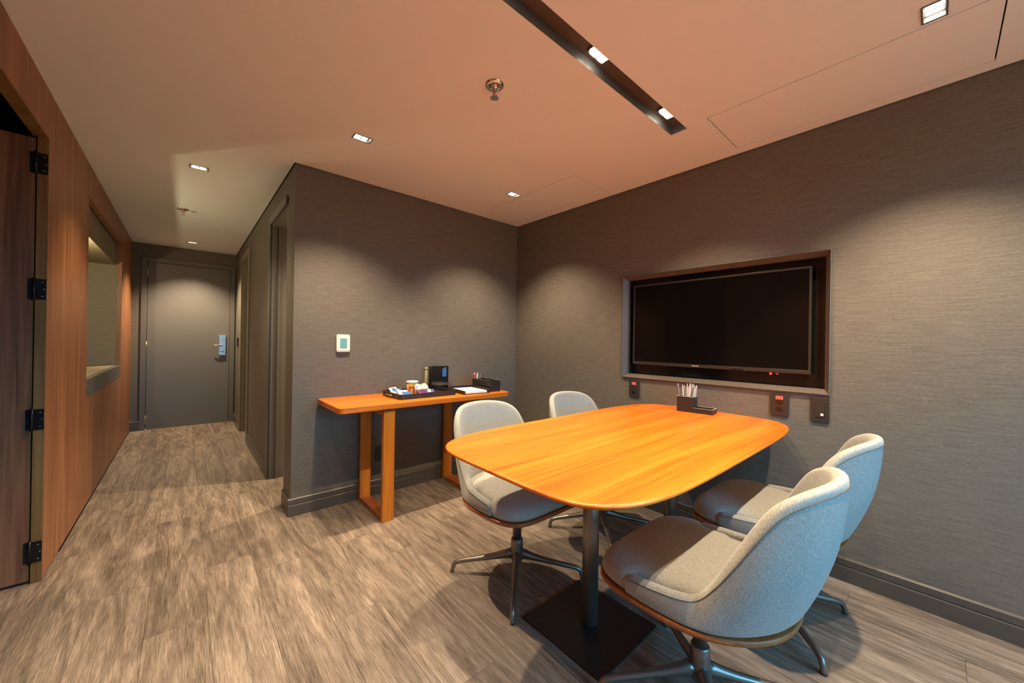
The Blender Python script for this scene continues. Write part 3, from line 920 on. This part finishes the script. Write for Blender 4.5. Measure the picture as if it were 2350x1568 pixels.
# round cream cups, upturned
for (x, y, lb) in ((1.372, 2.665, 'cream round upturned cup next to the noodle cup'), (1.428, 2.680, 'cream round upturned cup next to the black box')):
    t = empty('porcelain_cup', (x, y, TZ), 0, lb, 'cup', 'upturned cups on the tray')
    MB().lathe([(.034, 0), (.0365, .012), (.037, .030), (.034, .046), (.026, .058), (.014, .065), (.010, .066)], 24).build('cup_body', MT['cream'], t)
    MB().lathe([(.013, .0655), (.014, .069), (.011, .070)], 20).build('foot_ring', MT['cream'], t)
# sachets
def sachet(x, y, rz, mat, lb, dz=0.0, stripe=None, s=1.0, tilt=0.0):
    t = empty('sachet', (x, y, TZ+dz), rz, lb, 'sachet', 'sachets on the tray')
    t.rotation_euler.x = tilt
    m = MB(); nx, ny = 7, 6; vs, fs = [], []
    for sgn in (1, -1):
        for i in range(nx):
            for j in range(ny):
                u, v = i/(nx-1)*2-1, j/(ny-1)*2-1
                hgt = .005*(1-abs(u)**4)*(1-v*v)
                vs.append((u*.036*s, v*.024*s, .0055+sgn*hgt))
    for q in range(2):
        for i in range(nx-1):
            for j in range(ny-1):
                a = q*nx*ny+i*ny+j
                fs.append((a, a+1, a+ny+1, a+ny) if q else (a, a+ny, a+ny+1, a+1))
    m.add(vs, fs, True); m.build('foil', mat, t)
    if stripe: B('printed_stripe', stripe, -.012*s, .010*s, -.016*s, .016*s, .0098, .0108, t)
sachet(1.197, 2.640, .35, MT['blue'], 'blue foil sachet with white stripe leaning at the tray end', .022, MT['white'], 1.2, .75)
sachet(1.200, 2.560, .15, MT['white'], 'white sachet with yellow print leaning by the noodle cup', .022, MT['yellow'], 1.15, .70)
sachet(1.195, 2.715, .5, MT['white'], 'white sachet with blue print at the back of the tray', .024, MT['blue'], 1.2, .85)
sachet(1.212, 2.517, .2, MT['blue'], 'plain blue foil sachet at the front of the tray', .018, None, 1.1, .6)
sachet(1.350, 2.560, .4, MT['purple'], 'purple foil sachet in front of the cream cups', .019, None, 1.1, .6)
sachet(1.415, 2.570, -.3, MT['purple'], 'purple sachet with white stripe near the cups', .018, MT['white'], 1.05, .6)
sachet(1.490, 2.560, .3, MT['black'], 'black sachet lying flat in front of the black box', .0005)
for x, y, lb in ((1.465, 2.62, 'small cream creamer pot near the cups'), (1.425, 2.52, 'small cream creamer pot near the tray front')):
    t = empty('creamer_pot', (x, y, TZ), 0, lb, 'pot', 'creamer pots on the tray')
    MB().lathe([(.012, 0), (.016, .020)], 18).build('pot', MT['cream'], t)
    MB().lathe([(.018, .0205), (.018, .022)], 18).build('foil_lid', MT['steel'], t)
# black gloss box with a hanging blue tag
t = empty('menu_box', (1.625, 2.790, CT), 0, 'upright gloss black box holding a blue tag behind the tray', 'box')
bevel_mod(B('box_body', MT['blackgloss'], -.082, .082, -.022, .022, .0005, .205, t), .003)
tg = B('blue_tag', MT['blue'], .022, .060, -.0235, -.0225, .115, .185, t)
B('tag_clip', MT['steel'], .036, .060, -.025, -.0236, .178, .192, tg)
# slim bottle
t = empty('slim_bottle', (1.520, 2.815, CT), 0, 'slim pale amber bottle standing beside the black box', 'bottle')
MB().lathe([(.013, .0005), (.014, .004), (.014, .150), (.009, .168), (.009, .176)], 18).build('bottle_body', MT['amber'], t)
MB().lathe([(.0105, .1765), (.0105, .194)], 18).build('cap', MT['stitch'], t)
# paper tray and pad
pt = empty('paper_tray', (1.768, 2.560, CT), -.10, 'low black leather paper tray right of the serving tray', 'tray')
B('tray_base', MT['leather'], -.115, .115, -.150, .150, .0005, .006, pt)
for a in ((-.115, -.108, -.150, .150), (.108, .115, -.150, .150), (-.108, .108, .143, .150)):
    B('tray_wall', MT['leather'], a[0], a[1], a[2], a[3], .0065, .036 if a[0] > -.11 else .030, pt)
pd = empty('note_pad', (1.765, 2.535, CT+.0062), -.10, 'white note pad lying in the black paper tray', 'note pad')
for q in range(4):
    B('sheet', MT['paperw'], -.096-.0006*q, .096-.001*q, -.120, .130, .0005+.0042*q, .0045+.0042*q, pd)
# organizer
og = empty('desk_organizer', (1.965, 2.575, CT), -.04, 'black leather compartment organizer at the console end', 'organizer')
for a in ((-.050, -.044, -.14, .14), (.044, .050, -.14, .14), (-.044, .044, -.14, -.134), (-.044, .044, .134, .14)):
    bevel_mod(B('side_panel', MT['leather'], a[0], a[1], a[2], a[3], .0005, .092, og), .0015)
B('bottom_panel', MT['leather'], -.044, .044, -.134, .134, .0005, .006, og)
for y in (-.07, 0, .07): B('partition', MT['leather'], -.044, .044, y-.002, y+.002, .006, .086, og)
for a in ((-.050, -.048, -.14, .14), (.048, .050, -.14, .14)):
    B('edge_stitching', MT['stitch'], a[0], a[1], a[2], a[3], .0922, .0930, og)
for k, (dx, dy, h_, mt, lb) in enumerate(((-.030, .105, .135, 'redprint', 'red sugar stick standing in the organizer'), (-.018, .100, .130, 'paperw', 'white sugar stick leaning in the organizer'), (-.010, .112, .138, 'paperw', 'white sugar stick at the back of the organizer'), (.004, .104, .126, 'stitch', 'tan sugar stick standing in the organizer'))):
    t = empty('sugar_stick', (1.965+dx, 2.575+dy, CT+.007), .3*k, lb, 'sachet', 'sugar sticks in the organizer')
    t.rotation_euler.x = .05*(k-1.5); t.rotation_euler.y = -.10+.05*k
    B('paper_tube', MT[mt], -.005, .005, -.0018, .0018, 0, h_-.012, t)
    B('crimped_end', MT['paperw'], -.0052, .0052, -.0006, .0006, h_-.012, h_, t)

# ================================================================== meeting table
TT = .775
tb = empty('meeting_table', (1.668, .960, 0), 0, 'orange timber meeting table with rounded corners on two pole legs', 'table')
HXT, HYT = .905, .482
def tpt(a, grow=0.0):
    n_ = 5.2
    c, s = math.cos(a), math.sin(a)
    x = (HXT+grow)*math.copysign(abs(c)**(2/n_), c); y = (HYT+grow)*math.copysign(abs(s)**(2/n_), s)
    return x, y
K = 160
angs = []
for q in range(K):
    a = 2*math.pi*q/K
    # crowd the samples at the corners
    angs.append(a - .18*math.sin(4*a)*-1*.0 - .0)
prof = [(-.075, -.030), (-.030, -.024), (-.008, -.016), (-.0015, -.010), (0, -.006), (-.0018, -.0022), (-.006, 0), (-.02, 0)]
m = MB(); vs = []; fs = []
for off, z in prof:
    for a in angs:
        x, y = tpt(a, off); vs.append((x, y, TT+z))
R = len(prof)
for r_ in range(R-1):
    for i in range(K):
        j = (i+1) % K; fs.append((r_*K+i, r_*K+j, (r_+1)*K+j, (r_+1)*K+i))
m.add(vs, fs, True)
m.f.append([(R-1)*K+i for i in range(K)]); m.s.append(False)
m.f.append([i for i in range(K)][::-1]); m.s.append(False)
m.build('table_top', MT['table'], tb)
for dx in (-.350, .372):
    x = dx
    B('base_plate', MT['black'], x-.200, x+.200, -.200+.015, .200+.015, .0005, .009, tb)
    MB().lathe([(.034, .0095), (.034, TT-.045)], 32, Matrix.Translation((x, .012, 0))).build('pole_leg', MT['steelpole'], tb)
    B('mounting_plate', MT['black'], x-.10, x+.10, -.088, .112, TT-.0445, TT-.0305, tb)

# pen holder and pencils on the meeting table
ph = empty('pen_holder', (2.440, 1.010, TT), .10, 'black leather pen cup with attached low tray on the meeting table', 'pen holder')
for a in ((-.045, -.041, .002, .098), (.041, .045, .002, .098), (-.041, .041, .002, .006), (-.041, .041, .094, .098)):
    B('cup_wall', MT['leather'], a[0], a[1], a[2], a[3], .0005, .096, ph)
B('cup_base', MT['leather'], -.041, .041, .006, .094, .0005, .005, ph)
for a in ((-.046, -.041, .001, .099), (.041, .046, .001, .099), (-.041, .041, .001, .006), (-.041, .041, .094, .099)):
    B('cup_stitching', MT['stitch'], a[0], a[1], a[2], a[3], .0962, .0978, ph)
B('tray_base', MT['leather'], -.045, .045, -.112, .0015, .0005, .006, ph)
for a in ((-.045, -.041, -.112, .0015), (.041, .045, -.112, .0015), (-.041, .041, -.112, -.108)):
    B('tray_wall', MT['leather'], a[0], a[1], a[2], a[3], .0062, .030, ph)
    B('tray_stitching', MT['stitch'], a[0], a[1], a[2], a[3], .0302, .0316, ph)
B('tray_inset', MT['black'], -.041, .041, -.108, .0015, .0062, .020, ph)
rg = random.Random(5)
for k in range(13):
    u, v = (k % 4)/3.0-.5, (k//4)/3.0-.5
    bx, by = 2.440+u*.050+rg.uniform(-.004, .004), 1.055+v*.056+rg.uniform(-.004, .004)
    t = empty('pencil', (bx, by, TT+.0065), rg.uniform(0, 3), 'pale pencil standing in the black pen cup' if k % 3 else 'slate grey pencil standing in the black pen cup', 'pencil', 'pencils in the pen cup')
    t.rotation_euler.x = -v*.20+rg.uniform(-.05, .05); t.rotation_euler.y = u*.20+rg.uniform(-.05, .05); t.rotation_euler.z = 0
    L = rg.uniform(.158, .176)
    MB().lathe([(.0042, 0), (.0042, L-.018)], 6, smooth=False).build('barrel', MT['pencil'] if k % 3 else MT['pencilg'], t)
    MB().lathe([(.0042, L-.0178), (.0010, L-.003), (.0002, L)], 8).build('sharpened_tip', MT['paperw'], t)

# ================================================================== chairs
def crom(P, n):
    """Catmull-Rom through P, n samples"""
    P = [Vector(p) for p in P]
    out = []
    m_ = len(P)-1
    for k in range(n):
        t = k/(n-1)*m_
        i = min(int(t), m_-1); f = t-i
        a = P[max(i-1, 0)]; b = P[i]; c = P[i+1]; d = P[min(i+2, m_)]
        out.append(0.5*((2*b)+(c-a)*f+(2*a-5*b+4*c-d)*f*f+(3*b-a-3*c+d)*f**3))
    return out
def seat_outline(n=64, grow=0.0):
    pts = []
    for q in range(n):
        a = 2*math.pi*q/n
        c, s = math.cos(a), math.sin(a)
        e_ = 5.0 if s > 0 else 2.05
        x = (.284+grow)*math.copysign(abs(c)**(2/e_), c)
        y = (.272+grow)*math.copysign(abs(s)**(2/e_), s)
        if y > 0: x *= 1-.06*(y/.272)**2
        pts.append((x, y))
    return pts
def make_chair():
    t = empty('swivel_chair', (0, 0, 0))
    # plywood seat shell
    m = MB(); ol = seat_outline(72)
    prof = [(-.060, .396), (-.018, .398), (-.004, .405), (0, .414), (-.004, .4215)]
    vs, fs = [], []; n = len(ol)
    for off, z in prof:
        for p in seat_outline(72, off): vs.append((p[0], p[1], z))
    for r_ in range(len(prof)-1):
        for i in range(n):
            j = (i+1) % n; fs.append((r_*n+i, r_*n+j, (r_+1)*n+j, (r_+1)*n+i))
    m.add(vs, fs, True)
    m.f.append([(len(prof)-1)*n+i for i in range(n)]); m.s.append(False)
    m.f.append(list(range(n))[::-1]); m.s.append(False)
    m.build('seat_shell', MT['shellwood'], t)
    # seat cushion
    n = 96
    out = []
    for q in range(n):
        a = 2*math.pi*q/n
        c, s = math.cos(a), math.sin(a)
        e_ = 5.0 if s > 0 else 2.3
        x = .279*math.copysign(abs(c)**(2/e_), c); y = .267*math.copysign(abs(s)**(2/e_), s)
        if y > 0: x *= 1-.06*(y/.267)**2
        k_ = min(1, max(0, (.125-y)/.022)); k_ = k_*k_*(3-2*k_)
        lim = .279*(1-k_)+.238*k_
        x = max(-lim, min(lim, x))
        if y < 0: x *= .94; y *= .88
        out.append((x, y))
    m = MB(); vs, fs = [], []
    prof = [(.955, .4225), (.99, .432), (1.0, .448), (.99, .466), (.965, .480), (.92, .490), (.80, .497), (.55, .499), (.25, .499)]
    for sc, z in prof:
        for p in out:
            y = p[1]*sc
            dz = -.012*max(0, (y-.10)/.17)**2 if z > .44 else 0
            vs.append((p[0]*sc, y, z+dz))
    R = len(prof)
    for r_ in range(R-1):
        for i in range(n):
            j = (i+1) % n; fs.append((r_*n+i, r_*n+j, (r_+1)*n+j, (r_+1)*n+i))
    m.add(vs, fs, True)
    m.f.append([(R-1)*n+i for i in range(n)]); m.s.append(True)
    m.f.append(list(range(n))[::-1]); m.s.append(False)
    m.build('seat_cushion', MT['fabric'], t)
    # wrap-around upholstered shell: arms flow into the back
    T = [(-.280, .104, .478), (-.281, .03, .486), (-.272, -.045, .493), (-.259, -.092, .508), (-.258, -.140, .570), (-.254, -.190, .655), (-.240, -.238, .742), (-.214, -.278, .800), (-.165, -.322, .832), (-.090, -.356, .845), (0, -.370, .848)]
    Bt = [(-.276, .104, .4225), (-.280, .03, .4225), (-.277, -.04, .4225), (-.270, -.085, .4225), (-.256, -.125, .4225), (-.232, -.160, .4225), (-.197, -.195, .4225), (-.152, -.226, .4225), (-.102, -.250, .4225), (-.051, -.263, .4225), (0, -.267, .4225)]
    T = T + [(-p[0], p[1], p[2]) for p in T[-2::-1]]
    Bt = Bt + [(-p[0], p[1], p[2]) for p in Bt[-2::-1]]
    NS = 97
    Tc, Bc = crom(T, NS), crom(Bt, NS)
    prof_rows = []
    for k in range(NS):
        a, b = Tc[k], Bc[k]
        # inward normal in plan, towards the sitter
        tg = (Tc[min(k+1, NS-1)] - Tc[max(k-1, 0)])
        nb = (Bc[min(k+1, NS-1)] - Bc[max(k-1, 0)])
        nin = Vector((-(nb.y), nb.x, 0)).normalized()
        if nin.dot(Vector((0, .05, 0)) - Vector((b.x, b.y, 0))) < 0: nin = -nin
        upv = (a-b)
        hgt = upv.length
        th = .036
        # direction across the rolled edge: perpendicular to rim tangent and to the face
        face = upv.normalized()
        row = []
        bul = .006 + .028*min(1, max(0, (hgt-.20)/.22))
        for f in (0, .12, .28, .46, .64, .82, .93):
            p = b + upv*f - nin*(bul*math.sin(math.pi*min(1, f*1.02))*.8)
            row.append(p)
        # roll over
        top = a
        for an in (15, 50, 90, 130, 165):
            r_ = math.radians(an)
            c_ = top + nin*(th/2) - face*(.010)
            row.append(c_ - nin*(math.cos(r_)*th/2) + face*(math.sin(r_)*.016))
        ib = b + nin*(.040)
        ib.z = .4225
        it = a + nin*th - face*.012
        for f in (.10, .25, .42, .60, .80, 1.0):
            q = it.lerp(ib, f)
            q = q - nin*(.020*min(1, max(0, (hgt-.09)/.3))*math.sin(math.pi*f))
            row.append(q)
        prof_rows.append(row)
    # round the arm fronts: squeeze end rows
    def squeeze(row, s, push):
        c_ = sum(row, Vector())/len(row)
        c_.z = .447
        return [Vector((c_.x+(p.x-c_.x)*s, p.y+push, c_.z+(p.z-c_.z)*s if p.z > c_.z else p.z)) for p in row]
    f0_, l0_ = prof_rows[0], prof_rows[-1]
    rows = [squeeze(f0_, .45, .020), squeeze(f0_, .82, .014)] + prof_rows + [squeeze(l0_, .82, .014), squeeze(l0_, .45, .020)]
    m = MB(); n = len(rows[0]); vs, fs = [], []
    for r_ in rows: vs += [tuple(p) for p in r_]
    for r_ in range(len(rows)-1):
        for i in range(n):
            j = (i+1) % n
            fs.append((r_*n+i, r_*n+j, (r_+1)*n+j, (r_+1)*n+i))
    m.add(vs, fs, True)
    m.f.append(list(range(n))); m.s.append(True)
    m.f.append([(len(rows)-1)*n+i for i in range(n)][::-1]); m.s.append(True)
    bk_ = m.build('backrest', MT['fabric'], t)
    sm = bk_.modifiers.new('smooth', 'SUBSURF'); sm.levels = 1; sm.render_levels = 1
    # piping seam along the outer edge of the roll
    path = [r_[6]*.5 + r_[7]*.5 for r_ in prof_rows]
    path = [p + (p-Vector((0, 0, p.z))).normalized()*.0012 for p in path]
    MB().sweep(path, .0013, 6).build('piping_seam', MT['seam'], bk_)
    # pedestal
    MB().lathe([(.0, .385), (.055, .385), (.060, .3955)], 24, cap=False).build('seat_bracket', MT['gun'], t)
    MB().lathe([(.023, .195), (.023, .386)], 28).build('column', MT['gun'], t)
    MB().lathe([(.012, .074), (.028, .080), (.033, .095), (.033, .135), (.031, .165), (.0295, .190), (.026, .1945)], 32).build('hub', MT['gun'], t)
    for k in range(4):
        a = math.radians(45+90*k)
        ca, sa = math.cos(a), math.sin(a)
        pr_ = [(.010, .112), (.040, .112), (.070, .104), (.120, .092), (.200, .076), (.275, .062), (.305, .055), (.322, .046), (.330, .030), (.334, .012), (.335, .004)]
        rd = [(.024, .026), (.022, .025), (.019, .019), (.0165, .0150), (.0145, .0125), (.013, .0115), (.0125, .0115), (.0120, .0115), (.0115, .011), (.011, .0105), (.011, .0105)]
        lg_ = MB().sweep([(r_*ca, r_*sa, z) for r_, z in pr_], rd, 12).build('star_leg', MT['gun'], t)
        MB().lathe([(.0095, 0), (.0105, .0038)], 12, Matrix.Translation((.335*ca, .335*sa, 0))).build('glide', MT['black'], lg_)
    return t
proto = make_chair()
chairs = [
    (1.318, .518, 0, 'grey fabric swivel chair at the rounded table end with back to the window side'),
    (2.012, .500, 0, 'grey fabric swivel chair nearest the screen wall skirting and wall plates'),
    (1.300, 1.420, 180, 'grey fabric swivel chair in front of the console table'),
    (2.040, 1.420, 180, 'grey fabric swivel chair in the corner below the screen frame'),
]
labels = ['grey fabric swivel chair, its star base beside the black table base plate',
          'grey fabric swivel chair on the open side, close to the screen wall skirting',
          'grey fabric swivel chair between meeting table and console table',
          'grey fabric swivel chair between meeting table and the room corner']
for k, (x, y, a, _) in enumerate(chairs):
    c = proto if k == 0 else copy_tree(proto)
    c.location = (x, y, 0); c.rotation_euler.z = math.radians(a)
    tag(c, labels[k], 'chair', 'swivel chairs around the meeting table')
